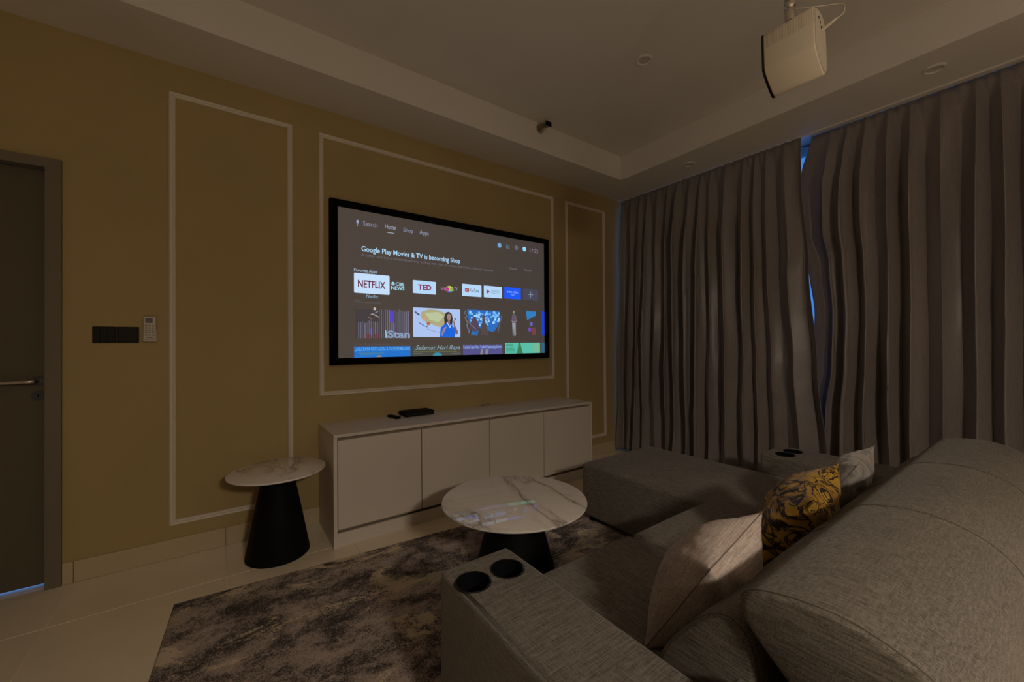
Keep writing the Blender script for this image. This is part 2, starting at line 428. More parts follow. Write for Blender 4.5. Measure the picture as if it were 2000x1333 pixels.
def shape(name, pts, col, l=0, parent=None):
    """flat projected shape: outline in (x, z) on the screen"""
    bm = bmesh.new(); y = yl(l)
    bm.faces.new([bm.verts.new((x, y, z)) for x, z in pts])
    bmesh.ops.triangulate(bm, faces=bm.faces[:])
    me = bpy.data.meshes.new(name); bm.to_mesh(me); bm.free(); return link(name, me, em(col), parent or surf)
def rect(name, x0, x1, z0, z1, col, l=0, r=0):
    if not r: return shape(name, [(x0, z0), (x1, z0), (x1, z1), (x0, z1)], col, l)
    pts = []
    for cx, cz, a0 in ((x1 - r, z0 + r, -90), (x1 - r, z1 - r, 0), (x0 + r, z1 - r, 90), (x0 + r, z0 + r, 180)):
        for k in range(4): a = math.radians(a0 + 30 * k); pts.append((cx + r * math.cos(a), cz + r * math.sin(a)))
    return shape(name, pts, col, l)
def ell(name, cx, cz, rx, rz, col, l=0, n=20): return shape(name, [(cx + rx * math.cos(2 * math.pi * i / n), cz + rz * math.sin(2 * math.pi * i / n)) for i in range(n)], col, l)
def text(name, s, x0, x1, zb, h, col, l=1, bold=0, shear=0, parent=None, y=None, m=None, cap=None):
    """lettering fitted to the width x0..x1, baseline zb, height h of its capitals"""
    cu = bpy.data.curves.new(name, 'FONT'); cu.body = s; cu.offset = bold; cu.shear = shear; cu.resolution_u = 3
    o = bpy.data.objects.new(name, cu); C.objects.link(o)
    dg = bpy.context.evaluated_depsgraph_get(); me = bpy.data.meshes.new_from_object(o.evaluated_get(dg)); 
    bpy.data.objects.remove(o); bpy.data.curves.remove(cu)
    vx = [v.co.x for v in me.vertices]; a, b = min(vx), max(vx); hz_ = .70
    for v in me.vertices: v.co = Vector((x0 + (v.co.x - a) / (b - a) * (x1 - x0), yl(l) if y is None else y, zb + v.co.y / hz_ * h))
    me.materials.clear()
    return link(name, me, m or em(col), parent or surf)
GR, WH, DIMT = (.30, .36, .52), (.42, .68, .92), (.15, .14, .17)
# top menu
ell('microphone_icon', .80, 2.142, .009, .015, GR); rect('microphone_icon', .7975, .8025, 2.112, 2.124, GR)
text('menu_text', 'Search', .839, .944, 2.122, .034, (.25, .26, .36)); text('menu_text', 'Home', 1.002, 1.088, 2.126, .036, (.33, .37, .49)); rect('menu_underline', 1.017, 1.074, 2.096, 2.102, (.33, .36, .46))
text('menu_text', 'Shop', 1.147, 1.226, 2.124, .034, (.25, .28, .38)); text('menu_text', 'Apps', 1.281, 1.359, 2.127, .034, (.28, .31, .42))
ell('status_icon', 2.055, 2.143, .022, .022, (.16, .36, .66)); ell('status_icon', 2.343, 2.147, .022, .022, (.30, .68, .95)); rect('status_icon', 2.333, 2.353, 2.144, 2.15, (.08, .3, .6), 1)
for k in range(3): rect('status_icon', 2.134, 2.17, 2.128 + .013 * k, 2.133 + .013 * k, (.18, .20, .29))
rect('status_icon', 2.132, 2.137, 2.126, 2.162, (.18, .20, .29))
ell('status_icon', 2.248, 2.146, .018, .02, (.18, .20, .29)); ell('status_icon', 2.248, 2.146, .012, .014, (.075, .062, .055), 1); ell('status_icon', 2.248, 2.146, .006, .007, (.18, .20, .29), 2)
text('clock_text', '17:25', 2.41, 2.512, 2.124, .04, (.23, .225, .30))
# banner
text('banner_title', 'Google Play Movies & TV is becoming Shop', .827, 1.646, 1.931, .038, WH, 1, .014)
text('banner_text', 'A faster and more streamlined way to buy and rent or access purchases. No app required.', .825, 1.989, 1.893, .021, DIMT)
text('banner_button_text', 'Details', 2.168, 2.254, 1.934, .02, (.16, .15, .17)); text('banner_button_text', 'Dismiss', 2.34, 2.429, 1.937, .02, (.16, .15, .17))
text('row_title', 'Favorite Apps', .774, .941, 1.776, .024, (.34, .46, .60), 1, .01)
# app row
TL = (.46, .68, .94)
rect('app_tile', .773, 1.035, 1.62, 1.766, (.56, .74, .97), 0, .008); text('app_text', 'NETFLIX', .80, 1.003, 1.664, .052, (.15, .03, .065), 1, .024)
text('app_text', 'Netflix', .861, .948, 1.589, .024, (.25, .36, .5), 1, .006)
text('app_text', 'CBS', 1.082, 1.15, 1.696, .026, (.40, .72, .86), 1, .02); text('app_text', 'NEWS', 1.047, 1.152, 1.664, .026, (.40, .72, .86), 1, .02)
ell('app_logo', 1.062, 1.709, .014, .014, (.40, .72, .86)); ell('app_logo', 1.062, 1.709, .012, .006, (.07, .06, .055), 1); ell('app_logo', 1.062, 1.709, .0055, .0055, (.40, .72, .86), 2)
rect('app_tile', 1.221, 1.421, 1.648, 1.752, TL, 0, .005); text('app_text', 'TED', 1.265, 1.38, 1.68, .041, (.25, .03, .10), 1, .03)
# energy drink channel logo: two bulls before a disc
ell('app_logo', 1.545, 1.708, .032, .022, (.52, .62, .09)); shape('app_logo', [(1.50, 1.70), (1.525, 1.722), (1.545, 1.705), (1.535, 1.688), (1.505, 1.684)], (.50, .05, .22), 1)
shape('app_logo', [(1.585, 1.70), (1.562, 1.722), (1.548, 1.70), (1.556, 1.686), (1.58, 1.688)], (.30, .42, .08), 1); shape('app_logo', [(1.52, 1.684), (1.572, 1.688), (1.56, 1.676), (1.53, 1.674)], (.07, .20, .62), 1)
text('app_text', 'Red Bull', 1.465, 1.512, 1.69, .026, (.42, .17, .38), 2, .01); text('app_text', 'TV', 1.588, 1.62, 1.694, .03, (.28, .33, .46), 1)
rect('app_tile', 1.664, 1.859, 1.654, 1.759, TL, 0, .005); rect('app_logo', 1.692, 1.732, 1.693, 1.722, (.42, .05, .06), 1, .006); shape('app_logo', [(1.706, 1.70), (1.706, 1.715), (1.72, 1.7075)], (.75, .7, .75), 2)
text('app_text', 'YouTube', 1.739, 1.832, 1.694, .029, (.05, .13, .22), 1, .008)
rect('app_tile', 1.883, 2.079, 1.656, 1.761, TL, 0, .005); shape('app_logo', [(1.912, 1.688), (1.912, 1.729), (1.948, 1.7085)], (.30, .03, .15), 1); shape('app_logo', [(1.916, 1.7), (1.916, 1.717), (1.931, 1.7085)], (.5, .1, .2), 2)
text('app_text', 'Google Play', 1.962, 2.048, 1.713, .015, (.10, .22, .34)); text('app_text', 'Movies & TV', 1.962, 2.048, 1.692, .015, (.14, .27, .42))
rect('app_tile', 2.104, 2.296, 1.659, 1.765, (.015, .10, .93), 0, .003); text('app_text', 'prime video', 2.135, 2.262, 1.714, .024, (.28, .48, .96), 1, .006)
shape('app_logo', [(2.18, 1.702), (2.2, 1.695), (2.22, 1.702), (2.222, 1.698), (2.2, 1.69), (2.178, 1.698)], (.28, .48, .96), 1)
rect('app_tile', 2.323, 2.512, 1.659, 1.767, (.066, .065, .10), 0, .004); rect('plus_icon', 2.385, 2.447, 1.711, 1.717, (.26, .30, .42), 1); rect('plus_icon', 2.413, 2.419, 1.684, 1.745, (.26, .30, .42), 1)
text('row_title', 'TED curated talks', .775, .964, 1.545, .02, (.12, .105, .12))
# thumbnail 1: dark stage with curtains and lit letters
x0, x1, z0, z1 = .773, 1.197, 1.287, 1.525
rect('thumbnail', x0 + .01, x1, z0, 1.50, (.062, .05, .052), 0)
rnd = random.Random(3)
for k in range(26):
    x = .80 + k * .0152; top = 1.38 + (.02 if x < .95 else .11) + .02 * rnd.random()
    c = .09 + .10 * rnd.random(); rect('stage_curtain_fold', x, x + .008, z0, top, (c * .95, c * .88, c * 1.2), 1)
rect('stage_light', 1.035, 1.068, 1.41, 1.50, (.10, .06, .52), 2); rect('stage_light', .89, .902, 1.31, 1.36, (.16, .12, .5), 2); rect('stage_light', 1.062, 1.072, 1.33, 1.40, (.13, .12, .42), 2)
shape('stage_light', [(1.0, 1.29), (1.015, 1.29), (1.006, 1.352), (.998, 1.352)], (.30, .52, .70), 2)
for x in (.87, .935): ell('stage_seat', x, 1.303, .016, .018, (.17, .05, .06), 2)
text('stage_letters', 'Stan', 1.017, 1.195, 1.292, .054, (.26, .34, .48), 3, .03)
ell('stage_figure', .921, 1.508, .010, .011, (.52, .48, .42), 2); shape('stage_figure', [(.905, 1.495), (.94, 1.497), (.945, 1.47), (.92, 1.455), (.9, 1.46)], (.05, .055, .08), 2)
shape('stage_figure', [(.885, 1.462), (.905, 1.475), (.955, 1.448), (.95, 1.442), (.908, 1.464)], (.36, .32, .25), 3); shape('stage_figure', [(.92, 1.478), (.945, 1.494), (.947, 1.488), (.924, 1.474)], (.33, .29, .25), 3); shape('stage_figure', [(.87, 1.44), (.90, 1.425), (.904, 1.43), (.876, 1.447)], (.2, .13, .1), 3)
# thumbnail 2: presenter in blue before a sketched machine
x0, x1, z0, z1 = 1.222, 1.645, 1.298, 1.534
rect('thumbnail', x0, x1, z0, z1, (.42, .55, .88), 0, .006)
shape('sketched_machine', [(1.29, 1.50), (1.36, 1.525), (1.44, 1.52), (1.50, 1.50), (1.52, 1.44), (1.48, 1.375), (1.42, 1.39), (1.34, 1.415), (1.29, 1.45)], (.42, .40, .22), 1)
shape('sketched_machine', [(1.32, 1.495), (1.44, 1.505), (1.49, 1.47), (1.44, 1.42), (1.36, 1.44)], (.50, .56, .34), 2); shape('sketched_machine', [(1.29, 1.46), (1.33, 1.475), (1.34, 1.44), (1.31, 1.425)], (.60, .36, .18), 3); ell('sketched_machine', 1.352, 1.408, .016, .014, (.45, .14, .06), 3)
shape('sketched_machine', [(1.232, 1.497), (1.272, 1.468), (1.28, 1.48), (1.24, 1.506)], (.10, .10, .18), 2); shape('sketched_machine', [(1.27, 1.408), (1.34, 1.375), (1.352, 1.39), (1.345, 1.395), (1.335, 1.383), (1.276, 1.415)], (.14, .18, .34), 2)
shape('sketched_machine', [(1.34, 1.36), (1.46, 1.33), (1.462, 1.334), (1.342, 1.366)], (.25, .34, .55), 2)
shape('presenter_hair', [(1.498, 1.385), (1.492, 1.46), (1.508, 1.503), (1.535, 1.512), (1.562, 1.495), (1.572, 1.455), (1.566, 1.40), (1.53, 1.37)], (.045, .035, .035), 3)
ell('presenter_face', 1.537, 1.467, .019, .028, (.36, .23, .21), 4); rect('presenter_neck', 1.526, 1.546, 1.41, 1.448, (.26, .15, .13), 4)
shape('presenter_shirt', [(1.452, z0), (1.46, 1.375), (1.49, 1.402), (1.52, 1.418), (1.545, 1.395), (1.56, 1.405), (1.592, 1.37), (1.60, 1.35), (1.592, z0)], (.015, .13, .72), 4)
shape('presenter_collar', [(1.512, 1.424), (1.52, 1.426), (1.545, 1.388), (1.555, 1.412), (1.558, 1.40), (1.546, 1.372)], (.55, .65, .9), 5)
shape('presenter_arm', [(1.478, 1.36), (1.50, 1.385), (1.514, 1.384), (1.495, 1.345), (1.475, z0 + .01), (1.462, z0 + .012)], (.33, .22, .24), 5); shape('presenter_arm', [(1.577, 1.43), (1.585, 1.445), (1.592, 1.40), (1.618, 1.35), (1.62, 1.325), (1.60, 1.32), (1.585, 1.37)], (.20, .12, .13), 5); ell('presenter_microphone', 1.593, 1.452, .006, .012, (.05, .06, .1), 5)
# thumbnail 3: speakers before a wall of blue lights
x0, x1, z0, z1 = 1.675, 2.079, 1.312, 1.541
shape('thumbnail', [(1.712, 1.538), (2.05, 1.538), (2.062, 1.47), (2.03, 1.40), (1.985, 1.345), (1.86, 1.40), (1.80, 1.385), (1.72, 1.46)], (.03, .15, .52), 0)
for k in range(95):
    u, v = rnd.random(), rnd.random(); x = 1.735 + u * .31; z = 1.53 - v * .15
    if z < 1.40 + abs(x - 1.88) * .1: continue
    q = .006 + .007 * rnd.random(); ell('stage_bulb', x, z, q, q, [(.22, .52, .95), (.12, .40, .85), (.40, .68, .98)][k % 3], 1 + k % 2, 8)
for k in range(14): x = 1.68 + .02 * rnd.random(); z = 1.52 - k * .014; ell('audience_glint', x + .003 * k, z, .007, .008, (.13, .18, .25), 1, 8)
for k in range(12): x = 2.075 - k * .004; z = 1.50 - k * .014; ell('audience_glint', x, z, .005, .012, (.13, .11, .17), 1, 8)
shape('speaker_silhouette', [(1.735, 1.40), (1.76, 1.455), (1.785, 1.478), (1.81, 1.45), (1.83, 1.39), (1.80, 1.345), (1.75, 1.36)], (.085, .065, .10), 3); shape('speaker_silhouette', [(1.70, 1.455), (1.80, 1.372), (1.798, 1.362), (1.70, 1.445)], (.17, .14, .17), 4)
ell('speaker_silhouette', 1.878, 1.472, .017, .024, (.10, .085, .09), 4); shape('speaker_silhouette', [(1.845, 1.315), (1.855, 1.40), (1.868, 1.448), (1.892, 1.448), (1.91, 1.39), (1.935, 1.315)], (.085, .068, .065), 3)
shape('audience_glint', [(1.75, 1.318), (1.76, 1.36), (1.825, 1.36), (1.815, 1.312)], (.03, .15, .42), 1)
# thumbnail 4: standing figure, cut-out on the dark ground
ell('standing_figure', 2.212, 1.536, .010, .013, (.30, .25, .19), 1); shape('standing_figure', [(2.19, 1.50), (2.205, 1.523), (2.222, 1.523), (2.24, 1.50), (2.246, 1.455), (2.232, 1.435), (2.195, 1.435), (2.186, 1.46)], (.12, .10, .125), 1)
shape('standing_figure', [(2.185, 1.46), (2.20, 1.447), (2.235, 1.45), (2.252, 1.466), (2.25, 1.457), (2.232, 1.441), (2.19, 1.443)], (.30, .26, .25), 2); shape('standing_figure', [(2.192, 1.435), (2.232, 1.435), (2.234, 1.315), (2.216, 1.312), (2.214, 1.40), (2.206, 1.312), (2.199, 1.315)], (.30, .32, .38), 1); rect('standing_figure', 2.2, 2.23, 1.295, 1.313, (.07, .06, .065), 1)
# thumbnail 5 and the next one cut by the frame
shape('poster_shape', [(2.357, 1.552), (2.48, 1.552), (2.475, 1.51), (2.37, 1.465)], (.035, .21, .52), 1); ell('poster_shape', 2.42, 1.428, .020, .020, (.13, .12, .46), 1); ell('poster_shape', 2.40, 1.375, .018, .02, (.17, .07, .46), 1); shape('poster_shape', [(2.42, 1.39), (2.47, 1.395), (2.48, 1.325), (2.43, 1.325)], (.19, .055, .055), 1)
rect('thumbnail', 2.546, ix1, 1.32, 1.557, (.012, .055, .62), 1)
# bottom row
text('row_title', 'Hari Raya favourites', .773, 1.058, 1.234, .016, (.105, .09, .09))
rect('thumbnail', .772, 1.199, iz0, 1.227, (.02, .17, .60), 0); text('thumbnail_text', 'LAGU RAYA NOSTALGIA & TV PERSEMBAHAN', .776, 1.195, 1.193, .029, (.14, .42, .80), 1, .012); shape('poster_shape', [(.93, iz0), (.945, 1.16), (.96, 1.16), (.975, iz0)], (.24, .22, .25), 1); shape('poster_shape', [(.80, 1.185), (1.0, 1.18), (.97, 1.165), (.82, 1.16)], (.05, .20, .42), 1)
rect('thumbnail', 1.215, 1.647, iz0, 1.222, (.075, .075, .06), 0); text('thumbnail_text', 'Selamat Hari Raya', 1.24, 1.64, 1.196, .036, (.26, .38, .46), 1, .004, .35); ell('poster_shape', 1.43, 1.152, .04, .018, (.05, .26, .36), 1); shape('poster_shape', [(1.22, 1.184), (1.62, 1.178), (1.60, 1.172), (1.23, 1.176)], (.14, .15, .06), 1)
rect('poster_shape', 1.222, 1.30, 1.166, 1.169, (.16, .18, .2), 1); rect('poster_shape', 1.56, 1.64, 1.16, 1.163, (.16, .18, .2), 1)
rect('thumbnail', 1.67, 2.08, iz0, 1.234, (.095, .085, .26), 0); text('thumbnail_text', 'Koleksi Lagu Raya Terbaik Sepanjang Zaman', 1.673, 2.07, 1.203, .027, (.28, .42, .80), 1, .012); shape('poster_shape', [(1.84, iz0), (1.85, 1.195), (1.87, 1.195), (1.872, iz0)], (.26, .22, .28), 1); shape('poster_shape', [(1.89, iz0), (1.90, 1.195), (1.93, 1.19), (1.925, iz0)], (.22, .24, .22), 1)
rect('thumbnail', 2.11, 2.529, 1.147, 1.247, (.10, .52, .38), 0)
shape('poster_shape', [(2.245, 1.147), (2.262, 1.20), (2.265, 1.247), (2.285, 1.247), (2.29, 1.20), (2.315, 1.147)], (.05, .20, .09), 1)
for k in range(7): rect('poster_line', 2.12, 2.235 - .006 * k, 1.157 + .0125 * k, 1.161 + .0125 * k, (.03, .22, .16), 1); rect('poster_line', 2.44 - .01 * (k % 3), 2.518, 1.157 + .0125 * k, 1.161 + .0125 * k, (.34, .42, .16), 1)
rect('thumbnail', 2.546, ix1, 1.147, 1.247, (.03, .13, .24), 0)

# ================================================================== PROJECTOR on its ceiling rod
PX, PY0, PY1 = 1.6, .482, .637
prf = [(1.597, 2.350), (1.599, 2.300), (1.601, 2.250), (1.607, 2.226), (1.640, 2.194), (1.676, 2.168), (1.694, 2.166), (1.705, 2.176), (1.708, 2.20), (1.705, 2.27), (1.697, 2.325), (1.678, 2.355), (1.640, 2.366), (1.606, 2.362)]
pj = thing('projector', 'small white projector hanging from the ceiling by a chrome rod', 'projector', (1.65, .56, 2.166))
def ext_y(name, prof, y0, y1, r, m, parent, s=1.0):
    L = smoothloop(prof, 4); cx = sum(p.x for p in L) / len(L); cz = sum(p.y for p in L) / len(L); bm = bmesh.new(); rings = []
    st = [(y0, 1 - r * 14), (y0 + r * .3, 1 - r * 5), (y0 + r, 1), (y1 - r, 1), (y1 - r * .3, 1 - r * 5), (y1, 1 - r * 14)] if r else [(y0, 1), (y1, 1)]
    for y, k in st: rings.append([bm.verts.new((cx + (p.x - cx) * k * s, y, cz + (p.y - cz) * k * s)) for p in L])
    n = len(L)
    for a, b in zip(rings, rings[1:]):
        for i in range(n): bm.faces.new((a[i], a[(i + 1) % n], b[(i + 1) % n], b[i]))
    bm.faces.new(rings[0]); bm.faces.new(rings[-1]); return fin(name, bm, m, parent, True, 40)
def mk_proj():
    m = mat('pearl_white_plastic', (.78, .70, .57), .36); q = N(m)
    # perforated grille across the upper flank
    sp = q.n('SeparateXYZ', {0: q.tc})
    gy = q.math('SUBTRACT', q.math('FRACT', q.math('MULTIPLY', sp.outputs[1], 210)), .5); gz = q.math('SUBTRACT', q.math('FRACT', q.math('MULTIPLY', sp.outputs[2], 210)), .5)
    dd = q.math('SQRT', q.math('ADD', q.math('MULTIPLY', gy, gy), q.math('MULTIPLY', gz, gz)))
    dot = q.math('LESS_THAN', dd, .27); up = q.math('GREATER_THAN', sp.outputs[2], 2.307); fr = q.math('LESS_THAN', sp.outputs[0], 1.612)
    q.set('Base Color', q.mix(q.math('MULTIPLY', q.math('MULTIPLY', dot, up), fr), (.78, .70, .57), (.30, .25, .19)))
    return m
M['proj'] = mk_proj()
body = ext_y('casing', prf, PY0, PY1, .004, M['proj'], pj)
ext_y('front_glass', prf, PY1 - .001, PY1 + .006, 0, M['black_gloss'], pj, 1.012)
ext_y('rear_panel', prf, PY0 - .003, PY0 + .002, 0, M['plastic'], pj, .93)
for k, (x, z) in enumerate(((1.632, 2.335), (1.645, 2.325), (1.655, 2.312))): box('port', x - .004, x + .004, PY0 - .0036, PY0 - .001, z - .004, z + .004, M['black'], pj)
discy('lens', 1.65, PY1 + .004, PY1 + .012, 2.27, .026, M['black_gloss'], pj)
discy('sensor_dot', 1.62, .4, .4001, 2.19, .0005, M['black'], pj) if False else None
rx, ry = 1.645, .567
lathe('rod', [(.011, 0), (.011, ZT - 2.44), (0, ZT - 2.44)], (rx, ry, 2.44), M['brass'], pj, 20)
lathe('rod_joint', [(0, 2.355), (.013, 2.355), (.014, 2.375), (.011, 2.38), (.0165, 2.385), (.0165, 2.425), (.013, 2.43), (.018, 2.436), (.018, 2.448), (.014, 2.452), (.018, 2.456), (.018, 2.468), (.014, 2.472), (.017, 2.476), (.017, 2.488), (0, 2.49)], (rx, ry, 0), M['chrome'], pj, 20)
lathe('ceiling_flange', [(0, ZT - .0005), (.04, ZT - .0005), (.04, ZT - .006), (.014, ZT - .012), (0, ZT - .012)], (rx, ry, 0), M['chrome'], pj, 24)
cb = tube('power_cable', bez([(1.664, PY0 - .035, 2.318), (1.69, PY0 - .055, 2.345), (1.715, PY0 - .045, 2.392), (1.70, PY0 - .0, 2.41), (1.67, .52, 2.415), (rx + .015, ry, 2.435)], 8), .0022, M['plastic'], pj, 8)
tube('plug', [(1.655, PY0 - .002, 2.30), (1.660, PY0 - .02, 2.309), (1.666, PY0 - .04, 2.321)], .005, M['plastic'], pj, 8)

# ================================================================== CEILING FITTINGS
def downlight(x, y, z, label):
    t = thing('downlight', label, 'downlight', (x, y, z), 'recessed ceiling downlights')
    lathe('bezel', [(.036, -.001), (.040, -.008), (.046, -.009), (.054, -.005), (.055, 0), (.036, 0)], (x, y, z), M['ceiling'], t, 32)
    lathe('lens', [(0, -.0015), (.030, -.0015), (.0365, -.003), (.0365, -.0005), (0, -.0005)], (x, y, z), M['glow_off'], t, 32)
downlight(2.302, 1.647, ZT, 'unlit round downlight in the raised middle of the ceiling')
downlight(3.534, .457, ZC, 'unlit round downlight on the bulkhead above the right-hand curtain')
downlight(3.536, 2.049, ZC, 'unlit round downlight on the bulkhead above the left-hand curtain')
sp = thing('fire_sprinkler', 'small dark sidewall fire sprinkler on the ceiling step', 'sprinkler', (2.226, YS, 3.099))
discy('escutcheon', 2.226, YS - .006, YS - .0002, 3.099, .028, M['chrome'], sp)
discy('stem', 2.226, YS - .05, YS - .005, 3.099, .009, M['brass'], sp)
tube('yoke', bez([(2.21, YS - .03, 3.099), (2.205, YS - .05, 3.097), (2.214, YS - .072, 3.095), (2.226, YS - .078, 3.094), (2.238, YS - .072, 3.095), (2.247, YS - .05, 3.097), (2.242, YS - .03, 3.099)], 5), .004, M['brass'], sp)
box('deflector', 2.204, 2.248, YS - .082, YS - .078, 3.080, 3.108, M['black'], sp, .001, 1)
sp.scale = (1.45, 1.45, 1.45)

# ================================================================== WALL CONTROLS
sw = thing('switch_plate', 'black square light switch plate nearest the door', 'light switch', (-.525, D, 1.257))
box('plate', -.571, -.4795, D - .009, D - .0003, 1.258, 1.348, M['switch'], sw, .002, 1)
for k in range(3): box('rocker', -.567 + k * .0285, -.5405 + k * .0285, D - .0125, D - .008, 1.263, 1.343, M['switch'], sw, .001, 1)
s2 = thing('blank_plate', 'plain black wall plate beside the air conditioner remote', 'wall plate', (-.43, D, 1.257))
box('plate', -.4775, -.386, D - .009, D - .0003, 1.258, 1.348, M['switch'], s2, .002, 1); box('cover', -.470, -.392, D - .012, D - .008, 1.265, 1.341, M['switch'], s2, .001, 1)
rm = thing('air_conditioner_remote', 'white air conditioner remote in a holder on the beige wall', 'remote', (-.338, D, 1.265))
box('holder', -.369, -.308, D - .026, D - .0003, 1.265, 1.335, M['plastic'], rm, .006, 3)
bd = box('handset', -.3655, -.3115, D - .036, D - .010, 1.275, 1.408, M['plastic'], rm, .007, 3)
box('display', -.356, -.324, D - .0372, D - .0345, 1.371, 1.398, M['lcd'], bd)
for r in range(5):
    for c_ in range(3): box('button', -.3575 + c_ * .0145, -.3475 + c_ * .0145, D - .0378, D - .0355, 1.352 - r * .0135, 1.360 - r * .0135, M['button'], bd, .001, 1)
box('logo_line', -.353, -.324, D - .0365, D - .0352, 1.2855, 1.289, M['lcd'], bd)

# ================================================================== MEDIA CABINET
cx0, cx1, cyf, czt = .5403, 2.797, 2.605, .690
cab = thing('media_cabinet', 'long white four-door media cabinet below the projection screen', 'cabinet', (1.668, 2.83, 0))
box('top_panel', cx0, cx1, cyf, D - .001, czt - .019, czt, M['white'], cab, .0015, 1)
box('side_panel', cx0, cx0 + .022, cyf, D - .013, 0, czt - .0195, M['white_edge'], cab, .001, 1); box('side_panel', cx1 - .022, cx1, cyf, D - .013, 0, czt - .0195, M['white_edge'], cab, .001, 1)
box('carcass', cx0 + .0225, cx1 - .0225, cyf + .032, D - .014, .088, czt - .02, M['channel'], cab)
box('plinth', cx0 + .0225, cx1 - .0225, cyf + .012, cyf + .030, 0, .082, M['white'], cab)
dx = [.5635, 1.109, 1.664, 2.211, 2.7735]
for i in range(4): box('cabinet_door', dx[i] + .003, dx[i + 1] - .003, cyf + .004, cyf + .024, .107, czt - .037, M['white'], cab, .0012, 1)
gm = box('cable_slot', 1.86, 1.95, D - .03, D - .004, czt - .001, czt + .001, M['black'], cab)

bxo = thing('set_top_box', 'flat black set-top box on the white cabinet', 'set-top box', (1.23, 2.95, czt))
box('case', 1.105, 1.335, 2.90, 3.04, czt + .004, czt + .037, M['black'], bxo, .005, 3); box('front_strip', 1.115, 1.325, 2.8985, 2.9015, czt + .010, czt + .028, M['black_gloss'], bxo)
for x in (1.125, 1.315):
    for y in (2.915, 3.02): lathe('foot', [(0, 0), (.008, 0), (.008, .005), (0, .005)], (x, y, czt + .0004), M['black'], bxo, 12)
tube('cable', bez([(1.334, 3.03, czt + .022), (1.365, 3.035, czt + .022), (1.385, 3.042, czt + .012), (1.405, 3.050, czt + .0042)], 8), .0035, M['black'], bxo)
rc = thing('remote_control', 'slim black remote control lying on the white cabinet', 'remote', (1.04, 2.95, czt))
ro = box('handset', -.019, .019, -.07, .07, .0005, .017, M['black'], None, .006, 3); ro.parent = rc; rc.rotation_euler.z = math.radians(11)
rc.location = (1.035, 2.95, czt)
for k in range(4): b_ = box('button', -.012 + (k % 2) * .014, -.002 + (k % 2) * .014, -.03 + (k // 2) * .03, -.018 + (k // 2) * .03, .0165, .0182, M['switch'], None, .001, 1); b_.parent = ro

# ================================================================== TABLES
def pedestal_table(name, label, x, y, z0, h, r, rb, rt, top_m, th=.014, group=None):
    t = thing(name, label, 'table', (x, y, z0), group); zt = h - z0
    lathe('table_top', [(0, zt - th), (r - .012, zt - th), (r - .002, zt - th + .004), (r, zt - .006), (r - .002, zt - .001), (r - .005, zt), (0, zt)], (x, y, z0), top_m, t, 96, True, 30)
    lathe('pedestal', [(0, .0), (rb - .004, .0), (rb, .004), (rb, .014), (rb + (rt - rb) * .5, zt * .5), (rt, zt - th - .012), (rt, zt - th - .008), (0, zt - th - .008)], (x, y, z0), M['black'], t, 64, True, 40)
    lathe('mounting_plate', [(0, zt - th - .008), (r * .45, zt - th - .008), (r * .45, zt - th - .0004), (0, zt - th - .0004)], (x, y, z0), M['black'], t, 48)
pedestal_table('side_table', 'round marble-topped side table on a black cone by the wall', .263, 2.757, 0, .5, .258, .168, .082, M['marble_b'])
pedestal_table('coffee_table', 'low round white marble coffee table standing on the patterned rug', 1.273, 1.752, .0136, .405, .388, .215, .12, M['marble'])

# ================================================================== RUG
ra = math.radians(-3.6); RW, RL = 2.45, 1.75
def rugp(u, v): # u along the wall, v towards the room
    return Vector((-.193 + math.cos(ra) * u * RW + math.sin(ra) * v * RL, 2.507 + math.sin(ra) * u * RW - math.cos(ra) * v * RL))
bm = bmesh.new(); nu, nv = 260, 186; gr = []
for i in range(nu + 1):
    row = []
    for j in range(nv + 1):
        p = rugp(i / nu, j / nv); e = min(i, nu - i, j, nv - j)
        z = .0035 if e == 0 else (.009 if e == 1 else .0105 + .0025 * noise.noise(Vector((p.x * 60, p.y * 60, 0))))
        row.append(bm.verts.new((p.x + .0015 * noise.noise(Vector((p.x * 90, p.y * 90, 3))), p.y, z)))
    gr.append(row)
for i in range(nu):
    for j in range(nv): bm.faces.new((gr[i][j], gr[i][j + 1], gr[i + 1][j + 1], gr[i + 1][j]))
rim = [gr[i][0] for i in range(nu + 1)] + [gr[nu][j] for j in range(1, nv + 1)] + [gr[i][nv] for i in range(nu - 1, -1, -1)] + [gr[0][j] for j in range(nv - 1, 0, -1)]
low = [bm.verts.new((v.co.x, v.co.y, .0005)) for v in rim]
for i in range(len(rim)): j = (i + 1) % len(rim); bm.faces.new((rim[i], rim[j], low[j], low[i]))
bm.faces.new(low)
tag(fin('area_rug', bm, M['rug'], None, True, 80), 'patterned dark brown, taupe and cream rug under the coffee table', 'rug')

# ================================================================== SOFA
so = thing('sectional_sofa', 'large grey fabric sectional sofa with chaise and cup-holder arms', 'sofa', (1.8, .8, 0))
AZ = .527
HZ0 = .05
def cutcyl(o, cyls):
    cs = []
    for (x, y, r, z0, z1) in cyls:
        bm = bmesh.new(); bmesh.ops.create_cone(bm, cap_ends=True, segments=48, radius1=r, radius2=r, depth=z1 - z0); bmesh.ops.translate(bm, verts=bm.verts[:], vec=(x, y, (z0 + z1) / 2))
        c = fin('cutter', bm, None); cs.append(c); md = o.modifiers.new('b', 'BOOLEAN'); md.object = c; md.operation = 'DIFFERENCE'; md.solver = 'EXACT'
    bpy.context.view_layer.update(); dg = bpy.context.evaluated_depsgraph_get(); me = bpy.data.meshes.new_from_object(o.evaluated_get(dg))
    o.modifiers.clear(); o.data = me; flatten(o)
    for c in cs: bpy.data.objects.remove(c)
